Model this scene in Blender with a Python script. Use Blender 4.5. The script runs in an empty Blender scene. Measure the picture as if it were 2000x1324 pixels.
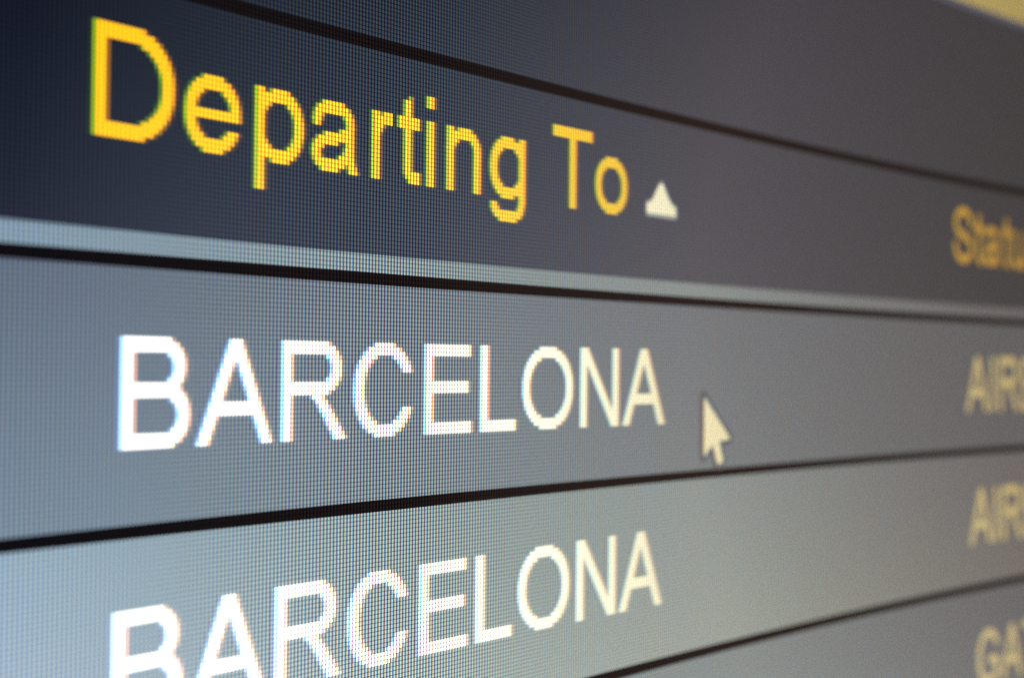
import bpy, math
import numpy as np
from mathutils import Matrix, Vector

# ------------------------------------------------------------------ scale
PX = 0.00027            # one pixel of the monitor, metres
KAPPA = 0.4174e-3       # gentle concave curvature of the panel (1 / radius, per pixel)

scene = bpy.context.scene

# ------------------------------------------------------------------ camera
# screen frame: X right, Y up, Z out of the screen (in monitor pixels)
# world frame : X right, Z up, -Y out of the screen
def to_world(x, y, z):
    return Vector((x * PX, -z * PX, y * PX))

def rot_screen(rx, ry, rz):
    return Matrix.Rotation(ry, 3, 'Y') @ Matrix.Rotation(rx, 3, 'X') @ Matrix.Rotation(rz, 3, 'Z')

S2W = Matrix(((1, 0, 0), (0, 0, -1), (0, 1, 0)))
cam_data = bpy.data.cameras.new("camera")
cam = bpy.data.objects.new("camera", cam_data)
scene.collection.objects.link(cam)
scene.camera = cam
cam_pos = (-228.455, 7.2556, 225.2351)
R = S2W @ rot_screen(0.019154, -0.850978, 0.009153)
cam.matrix_world = Matrix.Translation(to_world(*cam_pos)) @ R.to_4x4()
cam_data.sensor_fit = 'HORIZONTAL'
cam_data.sensor_width = 36.0
cam_data.lens = 36.0 * 2566.63 / 2000.0
cam_data.clip_start = 0.001
cam_data.clip_end = 50.0
cam_data.dof.use_dof = True
cam_data.dof.focus_distance = 309.0 * PX
APERTURE_PX = 6.6
cam_data.dof.aperture_fstop = cam_data.lens / (APERTURE_PX * PX * 1000.0)
cam_data.dof.aperture_blades = 0

# ------------------------------------------------------------------ world: a dim room, the screen itself gives the light
world = bpy.data.worlds.new("World")
scene.world = world
world.use_nodes = True
bg = world.node_tree.nodes["Background"]
bg.inputs[0].default_value = (0.9, 0.95, 1.0, 1)
bg.inputs[1].default_value = 0.03

# ------------------------------------------------------------------ exposure and sampling
vs = scene.view_settings
vs.view_transform = 'Standard'
vs.look = 'None'
vs.exposure = 0.0
vs.gamma = 1.0
vs.use_curve_mapping = False
scene.render.engine = 'CYCLES'
scene.cycles.use_denoising = False
scene.cycles.use_adaptive_sampling = False
scene.cycles.filter_width = 1.1
scene.cycles.max_bounces = 3

# ------------------------------------------------------------------ materials
def lin(c):
    c = c / 255.0
    return c / 12.92 if c <= 0.04045 else ((c + 0.055) / 1.055) ** 2.4

# how bright a pixel driven at a given level looks from four horizontal viewing angles
# (sine of the angle off the panel normal): level -> displayed sRGB colour, gain beyond 255 for clipped whites
STATIONS = [
    (0.46, [(0.0, (13, 11, 16)), (0.16, (23, 28, 42)), (0.30, (54, 60, 76)), (0.53, (109, 124, 142)), (0.70, (155, 178, 196)), (0.85, (228, 221, 238)), (1.0, (330, 330, 335))]),
    (0.69, [(0.0, (24, 18, 18)), (0.16, (53, 61, 73)), (0.30, (78, 86, 100)), (0.53, (122, 134, 142)), (0.70, (150, 166, 165)), (1.0, (300, 306, 284))]),
    (0.835, [(0.0, (44, 33, 29)), (0.16, (79, 75, 80)), (0.30, (99, 96, 100)), (0.53, (126, 127, 128)), (0.70, (156, 160, 152)), (1.0, (245, 231, 186))]),
    (0.935, [(0.0, (36, 27, 21)), (0.16, (65, 60, 60)), (0.30, (78, 73, 72)), (0.53, (103, 99, 98)), (0.70, (121, 113, 106)), (1.0, (204, 180, 118))]),
]
GAIN = 2.0

def nd(nt, typ, **kw):
    n = nt.nodes.new(typ)
    for k, v in kw.items():
        setattr(n, k, v)
    return n

def math_n(nt, op, a, b=None, c=None, clamp=False):
    n = nd(nt, 'ShaderNodeMath', operation=op, use_clamp=clamp)
    for i, v in enumerate((a, b, c)):
        if v is None:
            continue
        if isinstance(v, (int, float)):
            n.inputs[i].default_value = v
        else:
            nt.links.new(v, n.inputs[i])
    return n.outputs[0]

def make_lcd():
    m = bpy.data.materials.new("lcd_pixels")
    m.use_nodes = True
    nt = m.node_tree
    nt.nodes.clear()
    L = nt.links
    out = nd(nt, 'ShaderNodeOutputMaterial')
    bsdf = nd(nt, 'ShaderNodeBsdfPrincipled')
    L.new(bsdf.outputs[0], out.inputs[0])
    bsdf.inputs['Base Color'].default_value = (0.012, 0.012, 0.013, 1)
    bsdf.inputs['Roughness'].default_value = 0.55
    bsdf.inputs['Specular IOR Level'].default_value = 0.25
    # viewing direction in the screen's own axes
    geo = nd(nt, 'ShaderNodeNewGeometry')
    sep = nd(nt, 'ShaderNodeSeparateXYZ')
    L.new(geo.outputs['Incoming'], sep.inputs[0])
    hx = math_n(nt, 'ABSOLUTE', sep.outputs[0])
    vy = sep.outputs[2]
    # drive level of the pixel
    att = nd(nt, 'ShaderNodeAttribute', attribute_name='level')
    lev = nd(nt, 'ShaderNodeSeparateColor')
    L.new(att.outputs['Color'], lev.inputs[0])
    shifted = []
    for i in range(3):
        l = lev.outputs[i]
        w1 = math_n(nt, 'MULTIPLY', l, 7.0, clamp=True)
        w2 = math_n(nt, 'SUBTRACT', 1.0, math_n(nt, 'POWER', l, 2.0))
        w = math_n(nt, 'MULTIPLY', w1, w2)
        d = math_n(nt, 'MULTIPLY', math_n(nt, 'MULTIPLY', vy, 0.7), w)
        shifted.append(math_n(nt, 'ADD', l, d, clamp=True))
    comb = nd(nt, 'ShaderNodeCombineColor')
    for i in range(3):
        L.new(shifted[i], comb.inputs[i])
    prev = None
    for k, (h, table) in enumerate(STATIONS):
        cv = nd(nt, 'ShaderNodeRGBCurve')
        mp = cv.mapping
        mp.use_clip = False
        for ch in range(3):
            c = mp.curves[ch]
            pts = []
            for lv, col in table:
                v = lin(col[ch]) / GAIN
                pts.append((lv, v))
            c.points[0].location = pts[0]
            c.points[1].location = pts[-1]
            for q in pts[1:-1]:
                c.points.new(*q)
            for q in c.points:
                q.handle_type = 'AUTO_CLAMPED'
        mp.update()
        L.new(comb.outputs[0], cv.inputs['Color'])
        if prev is None:
            prev = cv.outputs[0]
        else:
            mr = nd(nt, 'ShaderNodeMapRange')
            L.new(hx, mr.inputs[0])
            mr.inputs[1].default_value = STATIONS[k - 1][0]
            mr.inputs[2].default_value = h
            mx = nd(nt, 'ShaderNodeMix', data_type='RGBA')
            L.new(mr.outputs[0], mx.inputs[0])
            L.new(prev, mx.inputs[6])
            L.new(cv.outputs[0], mx.inputs[7])
            prev = mx.outputs[2]
    # the pixel raster: red, green and blue stripes side by side, a dark gap between rows
    uv = nd(nt, 'ShaderNodeUVMap', uv_map='pixel')
    suv = nd(nt, 'ShaderNodeSeparateXYZ')
    L.new(uv.outputs[0], suv.inputs[0])
    u, v = suv.outputs[0], suv.outputs[1]
    fy = math_n(nt, 'FRACT', v)
    t = math_n(nt, 'MULTIPLY', math_n(nt, 'ABSOLUTE', math_n(nt, 'SUBTRACT', fy, 0.5)), 2.0)
    gap = nd(nt, 'ShaderNodeMapRange', interpolation_type='SMOOTHSTEP')
    L.new(t, gap.inputs[0])
    gap.inputs[1].default_value = 0.55
    gap.inputs[2].default_value = 1.0
    gap.inputs[3].default_value = 1.15
    gap.inputs[4].default_value = 0.42
    masks = nd(nt, 'ShaderNodeCombineColor')
    for i, (ph, depth) in enumerate(((0.41, 0.66), (0.52, 0.77), (0.63, 0.68))):
        a = math_n(nt, 'MULTIPLY', math_n(nt, 'SUBTRACT', u, ph), 2 * math.pi)
        mk = math_n(nt, 'ADD', math_n(nt, 'MULTIPLY', math_n(nt, 'COSINE', a), depth), 1.0)
        L.new(math_n(nt, 'MULTIPLY', mk, gap.outputs[0]), masks.inputs[i])
    mul = nd(nt, 'ShaderNodeMix', data_type='RGBA', blend_type='MULTIPLY')
    mul.inputs[0].default_value = 1.0
    L.new(prev, mul.inputs[6])
    L.new(masks.outputs[0], mul.inputs[7])
    L.new(mul.outputs[2], bsdf.inputs['Emission Color'])
    bsdf.inputs['Emission Strength'].default_value = GAIN
    m.cycles.emission_sampling = 'NONE'
    return m

def make_plastic():
    m = bpy.data.materials.new("black_plastic")
    m.use_nodes = True
    nt = m.node_tree
    b = nt.nodes["Principled BSDF"]
    b.inputs['Base Color'].default_value = (0.02, 0.02, 0.021, 1)
    b.inputs['Roughness'].default_value = 0.5
    tex = nd(nt, 'ShaderNodeTexNoise')
    tex.inputs['Scale'].default_value = 900.0
    bump = nd(nt, 'ShaderNodeBump')
    bump.inputs['Strength'].default_value = 0.15
    nt.links.new(tex.outputs[0], bump.inputs['Height'])
    nt.links.new(bump.outputs[0], b.inputs['Normal'])
    return m

LCD = make_lcd()
PLASTIC = make_plastic()

# ------------------------------------------------------------------ mesh helpers
def surf(x, y, lift=0.0):
    return to_world(x, y, 0.5 * KAPPA * x * x + lift)

def link(o, parent):
    scene.collection.objects.link(o)
    if parent is not None:
        o.parent = parent
    return o

def quads_object(name, quads, parent, lift):
    """quads: (x0, x1, y0, y1, (r, g, b) drive level) in monitor pixels -> one mesh lying on the panel"""
    verts, faces, uvs, cols, index = [], [], [], [], {}
    def vid(x, y):
        k = (round(x, 4), round(y, 4))
        if k not in index:
            index[k] = len(verts)
            verts.append(surf(x, y, lift))
        return index[k]
    for x0, x1, y0, y1, c in quads:
        faces.append((vid(x0, y0), vid(x1, y0), vid(x1, y1), vid(x0, y1)))
        uvs += [(x0, y0), (x1, y0), (x1, y1), (x0, y1)]
        cols += [(c[0], c[1], c[2], 1.0)] * 4
    me = bpy.data.meshes.new(name)
    me.from_pydata(verts, [], faces)
    uvl = me.uv_layers.new(name='pixel')
    uvl.data.foreach_set('uv', np.array(uvs, dtype=np.float32).ravel())
    ca = me.color_attributes.new('level', 'FLOAT_COLOR', 'CORNER')
    ca.data.foreach_set('color', np.array(cols, dtype=np.float32).ravel())
    me.materials.append(LCD)
    me.update()
    return link(bpy.data.objects.new(name, me), parent)

X_MIN, X_MAX = -330.0, 520.0
def band(name, y0, y1, level, parent, lift=0.0):
    if not isinstance(level, tuple):
        level = (level, level, level)
    xs = np.arange(X_MIN, X_MAX + 1, 10.0)
    return quads_object(name, [(xs[i], xs[i + 1], y0, y1, level) for i in range(len(xs) - 1)], parent, lift)

# ------------------------------------------------------------------ letter shapes (pixel units, y up from the baseline)
def box(x0, x1, y0, y1):
    return lambda X, Y: (X >= x0) & (X < x1) & (Y >= y0) & (Y < y1)

def ell(cx, cy, rx, ry, n=2.15):
    return lambda X, Y: (np.abs((X - cx) / rx) ** n + np.abs((Y - cy) / ry) ** n) < 1.0

def lobe(x0, x1, y0, y1, rx, ry):
    """box rounded on its right-hand side"""
    def f(X, Y):
        m = (X >= x0) & (X < x1) & (Y >= y0) & (Y < y1)
        dx = np.maximum(X - (x1 - rx), 0) / rx
        dy = np.maximum(np.maximum(Y - (y1 - ry), (y0 + ry) - Y), 0) / ry
        return m & (dx ** 2.1 + dy ** 2.1 < 1.0)
    return f

def poly(pts):
    def f(X, Y):
        inside = np.zeros(X.shape, bool)
        n = len(pts)
        for i in range(n):
            x0, y0 = pts[i]
            x1, y1 = pts[(i + 1) % n]
            if y0 == y1:
                continue
            c = ((y0 > Y) != (y1 > Y)) & (X < (x1 - x0) * (Y - y0) / (y1 - y0) + x0)
            inside ^= c
        return inside
    return f

def stroke(pts, w):
    P = [np.array(q, float) for q in pts]
    fine = []
    for i in range(len(P) - 1):
        p0, p1, p2, p3 = P[max(i - 1, 0)], P[i], P[i + 1], P[min(i + 2, len(P) - 1)]
        for t in np.linspace(0, 1, 7)[:-1]:
            fine.append(0.5 * (2 * p1 + (p2 - p0) * t + (2 * p0 - 5 * p1 + 4 * p2 - p3) * t * t + (3 * p1 - p0 - 3 * p2 + p3) * t ** 3))
    fine.append(P[-1])
    def f(X, Y):
        best = np.full(X.shape, 1e9)
        for a, b in zip(fine[:-1], fine[1:]):
            d = b - a
            L2 = max(d @ d, 1e-9)
            t = np.clip(((X - a[0]) * d[0] + (Y - a[1]) * d[1]) / L2, 0, 1)
            best = np.minimum(best, (X - a[0] - t * d[0]) ** 2 + (Y - a[1] - t * d[1]) ** 2)
        return best < (w / 2) ** 2
    return f

def union(*fs):
    return lambda X, Y: np.logical_or.reduce([f(X, Y) for f in fs])

def minus(a, *bs):
    return lambda X, Y: a(X, Y) & ~np.logical_or.reduce([b(X, Y) for b in bs])

def both(a, b):
    return lambda X, Y: a(X, Y) & b(X, Y)

def letter_A():
    def f(X, Y):
        xl = 8.4 * Y / 22.0
        xr = 20.1 - 8.4 * Y / 22.0
        m = (Y >= 0) & (Y < 22) & (X >= xl) & (X < xr)
        inner = (X >= xl + 3.25) & (X < xr - 3.25) & ~((Y >= 6) & (Y < 9))
        return m & ~inner
    return f

GLYPHS = {
    'A': (20, letter_A()),
    'B': (20, minus(union(lobe(2.2, 17.5, 10.4, 22, 5.9, 5.8), lobe(2.2, 18.6, 0, 13, 6.3, 6.5)),
                    lobe(5.3, 14.4, 13, 19, 3, 3), lobe(5.3, 15.4, 3, 10, 3.4, 3.5))),
    'C': (22, minus(ell(11.1, 11, 9.7, 11.05), ell(11.3, 11, 6.5, 8.05), box(12, 30, 7.0, 15.0))),
    'D': (22, minus(lobe(2.1, 20.8, 0, 22, 10.3, 10.6), lobe(5.3, 17.5, 3, 19, 7.6, 8))),
    'E': (20, union(box(2.3, 5.4, 0, 22), box(2.3, 19.2, 0, 3), box(2.3, 18.0, 10, 13), box(2.3, 18.7, 19, 22))),
    'G': (23, union(minus(ell(11.6, 11, 10.0, 11.05), ell(11.8, 11, 6.9, 8.05), box(12, 30, 8.4, 15.2)),
                    box(11.6, 21.0, 8.4, 11.2), box(18.2, 21.0, 3.4, 11.2))),
    'I': (8, box(2.8, 5.9, 0, 22)),
    'L': (17, union(box(2.2, 5.3, 0, 22), box(2.2, 15.8, 0, 3))),
    'N': (21, both(union(box(2.2, 5.2, 0, 22), box(16.3, 19.3, 0, 22), poly([(2.2, 22), (5.6, 22), (19.3, 0), (15.9, 0)])), box(2.2, 19.3, 0, 22))),
    'O': (23, minus(ell(11.7, 11, 10.4, 11.05), ell(11.7, 11, 7.3, 8.05))),
    'R': (22, union(minus(lobe(2.3, 19.8, 10, 22, 6.2, 6), lobe(5.4, 16.5, 13, 19, 3, 3)), box(2.3, 5.4, 0, 22),
                    poly([(9.6, 10.6), (12.2, 10.6), (14.6, 9.6), (17.0, 6.6), (21.5, 0), (17.6, 0), (14.2, 5.4), (12.0, 8.6), (10.2, 10.0)]))),
    'S': (20, stroke([(2.9, 7.2), (3.6, 4.5), (6, 2.2), (10, 1.5), (14, 2.2), (16.6, 4.3), (16.7, 6.8), (15.0, 9.0), (10.5, 10.7), (5.8, 12.1), (3.5, 14.2), (3.6, 17.2), (5.7, 19.6), (9.7, 20.5), (13.5, 19.8), (15.8, 17.7), (16.4, 15.4)], 3.0)),
    'T': (18, union(box(0.7, 17.8, 19, 22), box(7.7, 10.8, 0, 22))),
    'a': (17, both(union(stroke([(2.5, 11.4), (3.4, 13.5), (5.6, 14.5), (8.4, 14.5), (11.0, 13.8), (12.3, 12.0), (12.4, 9), (12.4, 4), (13.2, 1.0), (14.0, -0.6)], 2.9),
                         stroke([(12.2, 8.8), (9, 8.0), (5, 7.2), (2.9, 6), (2.3, 4), (3.3, 2.2), (5.8, 1.4), (9, 2), (11.4, 3.8), (12.3, 6.2)], 2.9)), box(0, 17, 0, 16))),
    'e': (17, union(minus(ell(8.25, 8, 7.3, 8.05), ell(8.3, 8, 4.3, 5.1), box(8.2, 20, 4.8, 7.0)), box(2.6, 15.4, 7, 9))),
    'g': (17, union(minus(ell(7.7, 8, 6.9, 8.05), ell(8.2, 8, 4.2, 5.1)), box(11.9, 14.8, 0, 16),
                    stroke([(13.35, 1.5), (13.2, -1.6), (11.9, -3.8), (8, -4.6), (4.3, -4.0), (2.5, -2.0)], 2.9))),
    'i': (7, union(box(2.0, 5.0, 0, 16), box(2.0, 5.0, 19, 22))),
    'n': (17, both(union(box(2.0, 4.9, 0, 16), stroke([(3.4, 10.6), (5.2, 13.3), (8, 14.6), (11.0, 14.1), (12.7, 12.3), (13.2, 10), (13.2, -2)], 2.9)), box(0, 17, 0, 16))),
    'o': (17, minus(ell(8.3, 8, 7.4, 8.05), ell(8.3, 8, 4.4, 5.1))),
    'p': (17, union(box(2.0, 4.9, -6, 16), minus(ell(9.0, 8, 6.8, 8.05), ell(8.7, 8, 4.1, 5.1)))),
    'r': (10, both(union(box(2.0, 4.9, 0, 16), stroke([(3.6, 11), (5.0, 13.4), (6.8, 14.5), (8.6, 14.6), (10.0, 14.1)], 2.9)), box(0, 11, 0, 16))),
    's': (15, stroke([(2.2, 4.8), (3.4, 2.4), (7.2, 1.4), (11, 2), (12.2, 4.2), (11, 6.4), (7, 7.8), (3.6, 9.4), (2.9, 11.6), (4.4, 13.8), (7.3, 14.6), (10.6, 13.8), (12, 11.8)], 2.8)),
    't': (8, both(union(poly([(2.3, 19.4), (5.3, 21.2), (5.3, 3), (2.3, 3)]), box(0.3, 8.0, 13, 16), stroke([(3.8, 5), (3.9, 2.9), (5.0, 1.5), (6.6, 1.3), (8.2, 1.5)], 2.9)), box(0, 8.2, 0, 22))),
    'u': (17, both(union(box(1.9, 4.8, 5, 16), box(11.8, 14.7, 0, 16), stroke([(3.35, 6), (4.0, 3.2), (6.2, 1.6), (9, 1.8), (11.6, 3.6), (12.8, 6.4)], 2.9)), box(0, 17, 0, 16))),
}

def raster_subpixel(shape, w, y0, y1):
    """coverage (rows, columns, rgb): three samples per pixel across, smoothed like sub-pixel text; columns start at -2"""
    cols = w + 4
    SS = 4
    n = cols * 3 * SS
    xs = -2.0 + (np.arange(n) + 0.5) / (3 * SS)
    ys = np.arange(y0, y1) + 0.5
    X, Y = np.meshgrid(xs, ys)
    c = shape(X, Y).astype(float).reshape(len(ys), cols * 3, SS).mean(axis=2)
    k = np.array([1, 2, 3, 2, 1]) / 9.0
    p = np.pad(c, ((0, 0), (2, 2)))
    f = sum(k[i] * p[:, i:i + cols * 3] for i in range(5))
    return f.reshape(len(ys), cols, 3) ** 0.78

def raster_smooth(shape, x0, x1, y0, y1, ss=6):
    nx, ny = x1 - x0, y1 - y0
    xs = x0 + (np.arange(nx * ss) + 0.5) / ss
    ys = y0 + (np.arange(ny * ss) + 0.5) / ss
    X, Y = np.meshgrid(xs, ys)
    return shape(X, Y).astype(float).reshape(ny, ss, nx, ss).mean(axis=(1, 3))

def colour_quads(cov, ox, oy, col_off, back, ink):
    """merge equal neighbouring pixels along each row into quads"""
    back, ink = np.array(back, float), np.array(ink, float)
    rows, cols = cov.shape[:2]
    if cov.ndim == 2:
        cov = np.repeat(cov[:, :, None], 3, axis=2)
    q = []
    cov = np.round(cov, 2)
    for r in range(rows):
        c = 0
        while c < cols:
            if cov[r, c].max() < 0.04:
                c += 1
                continue
            e = c
            while e + 1 < cols and np.array_equal(cov[r, e + 1], cov[r, c]):
                e += 1
            q.append((ox + col_off + c, ox + col_off + e + 1, oy + r, oy + r + 1, tuple(back + (ink - back) * cov[r, c])))
            c = e + 1
    return q

WHITE = (1.0, 1.0, 1.0)
YELLOW = (0.96, 0.862, 0.22)
def text(words, x, y, ink, back, parent, sx=1.0):
    """one mesh per letter, a sub-part of the row it is shown in"""
    pen = x
    for ch in words:
        if ch == ' ':
            pen += round(8 * sx)
            continue
        w, shape = GLYPHS[ch]
        cov = raster_subpixel((lambda X, Y, f=shape: f(X / sx, Y)), w, -6, 22)
        quads_object('letter', colour_quads(cov, pen, y - 6, -2, back, ink), parent, 0.10 if ch not in 'ti' else 0.12)
        pen += round(w * sx)

# ------------------------------------------------------------------ the monitor
monitor = bpy.data.objects.new("departures_monitor", None)
monitor.empty_display_size = 0.02
scene.collection.objects.link(monitor)
monitor["label"] = "glowing departures monitor listing two BARCELONA flights under a yellow Departing To heading"
monitor["category"] = "monitor"

Y_MIN, Y_MAX = -240.0, 215.0
# housing behind and around the lit area
def housing():
    verts, faces = [], []
    xs = np.linspace(X_MIN - 22, X_MAX + 22, 60)
    prof = [(Y_MIN - 22, 6), (Y_MAX + 22, 6), (Y_MAX + 24, 3), (Y_MAX + 24, -60), (Y_MIN - 24, -60), (Y_MIN - 24, 3)]
    prof_in = [(Y_MIN - 22, -3), (Y_MAX + 22, -3), (Y_MAX + 24, -6), (Y_MAX + 24, -60), (Y_MIN - 24, -60), (Y_MIN - 24, -6)]
    n = len(prof)
    for i, x in enumerate(xs):
        for y, z in prof_in:
            verts.append(surf(x, y, z))
    for i in range(len(xs) - 1):
        for j in range(n):
            a, b = i * n + j, i * n + (j + 1) % n
            faces.append((a, a + n, b + n, b))
    faces.append(tuple(range(n)))
    faces.append(tuple(range(len(verts) - n, len(verts)))[::-1])
    me = bpy.data.meshes.new("housing")
    me.from_pydata(verts, [], faces)
    me.materials.append(PLASTIC)
    me.update()
    return link(bpy.data.objects.new("housing", me), monitor)
housing()

def bezel(x0, x1, y0, y1):
    verts, faces = [], []
    xs = np.linspace(x0, x1, max(2, int((x1 - x0) / 15)))
    for x in xs:
        for y, z in ((y0, -2.9), (y0, 3.5), (y0 + 1.5, 5), (y1 - 1.5, 5), (y1, 3.5), (y1, -2.9)):
            verts.append(surf(x, y, z))
    n = 6
    for i in range(len(xs) - 1):
        for j in range(n):
            a, b = i * n + j, i * n + (j + 1) % n
            faces.append((a, b, b + n, a + n))
    faces.append(tuple(range(n))[::-1])
    faces.append(tuple(range(len(verts) - n, len(verts))))
    me = bpy.data.meshes.new("bezel")
    me.from_pydata(verts, [], faces)
    me.materials.append(PLASTIC)
    me.update()
    return link(bpy.data.objects.new("bezel", me), monitor)
bezel(X_MIN - 21.9, X_MAX + 21.9, Y_MAX, Y_MAX + 21.9)
bezel(X_MIN - 21.9, X_MAX + 21.9, Y_MIN - 21.9, Y_MIN)
bezel(X_MIN - 21.9, X_MIN, Y_MIN, Y_MAX)
bezel(X_MAX, X_MAX + 21.9, Y_MIN, Y_MAX)

# lit bands of the page, from the top down (pixel rows)
HEAD, ROW_DARK, ROW_LIGHT = 0.30, 0.525, 0.63
b = band("banner", 153.0, Y_MAX, (0.88, 0.85, 0.52), monitor)
b["label"] = "yellow banner above the dark title row"
b = band("banner_edge", 150.5, 153.0, (0.50, 0.51, 0.57), monitor)
b = band("title_row", 83.0, 150.5, 0.30, monitor)
b["label"] = "empty dark grey row above the headings"
band("divider_line", 80.0, 83.0, 0.0, monitor)
heading = band("heading_row", 32.4, 80.0, HEAD, monitor)
heading["label"] = "dark grey heading row with yellow lettering"
s = band("highlight_strip", 28.2, 32.4, 0.665, monitor)
s["label"] = "pale grey strip under the headings"
band("divider_line", 25.4, 28.2, 0.0, monitor)
row_a = band("table_row", -24.6, 25.4, ROW_DARK, monitor)
row_a["label"] = "mid grey row with the mouse pointer"
band("divider_line", -27.3, -24.6, 0.0, monitor)
row_b = band("table_row", -78.9, -27.3, ROW_LIGHT, monitor)
row_b["label"] = "lighter grey row below the first BARCELONA"
band("divider_line", -81.8, -78.9, 0.0, monitor)
row_c = band("table_row", -132.0, -81.8, ROW_DARK, monitor)
row_c["label"] = "mid grey row at the lower edge"
band("divider_line", -135.0, -132.0, 0.0, monitor)
band("table_row", -186.0, -135.0, ROW_LIGHT, monitor)
band("divider_line", -189.0, -186.0, 0.0, monitor)
band("table_row", Y_MIN, -189.0, ROW_DARK, monitor)

H3, D3, L3 = (HEAD,) * 3, (ROW_DARK,) * 3, (ROW_LIGHT,) * 3
text("Departing To", -97, 50, YELLOW, H3, heading)
text("BARCELONA", -90, -10, WHITE, D3, row_a)
text("BARCELONA", -91, -63, WHITE, L3, row_b)
text("Status", 272, 49, YELLOW, H3, heading, 0.87)
text("AIRBORNE", 283, -10, WHITE, D3, row_a, 0.87)
text("AIRBORNE", 286, -63, WHITE, L3, row_b, 0.87)
text("GATE", 291, -120, WHITE, D3, row_c, 0.87)

# sort arrow beside the heading
arrow = poly([(85.5, 51.4), (85.5, 55.2), (88.2, 55.9), (92.1, 61.5), (93.5, 61.5), (97.3, 56.2), (100.5, 54.4), (100.5, 51.4)])
quads_object("sort_arrow", colour_quads(raster_smooth(arrow, 83, 103, 48, 66), 83, 48, 0, H3, (0.98, 0.98, 0.98)), heading, 0.10)["label"] = "small white upward triangle after the heading"

# mouse pointer: dark rim, white fill
def offset(pts, dx, dy):
    return [(x + dx, y + dy) for x, y in pts]
PTR = [(0.7, -1.2), (0.7, -20.9), (5.4, -17.0), (8.2, -23.4), (11.5, -22.3), (9.3, -15.9), (15.4, -15.3)]
tip = (114.0, -0.4)
fill = poly(offset(PTR, *tip))
def grown(X, Y):
    m = np.zeros(X.shape, bool)
    for a in range(12):
        for r in (0.6, 1.15):
            m |= fill(X + r * math.cos(a * math.pi / 6), Y + r * math.sin(a * math.pi / 6))
    return m
pointer_cov = raster_smooth(fill, 110, 134, -28, 4)
rim_cov = raster_smooth(grown, 110, 134, -28, 4)
pointer = quads_object("mouse_pointer", colour_quads(pointer_cov, 110, -28, 0, (0.12,) * 3, WHITE), monitor, 0.30)
pointer["label"] = "white arrow pointer with a thin dark rim"
quads_object("rim", colour_quads(np.where(pointer_cov > 0.03, 0, rim_cov), 110, -28, 0, D3, (0.12,) * 3), pointer, 0.22)
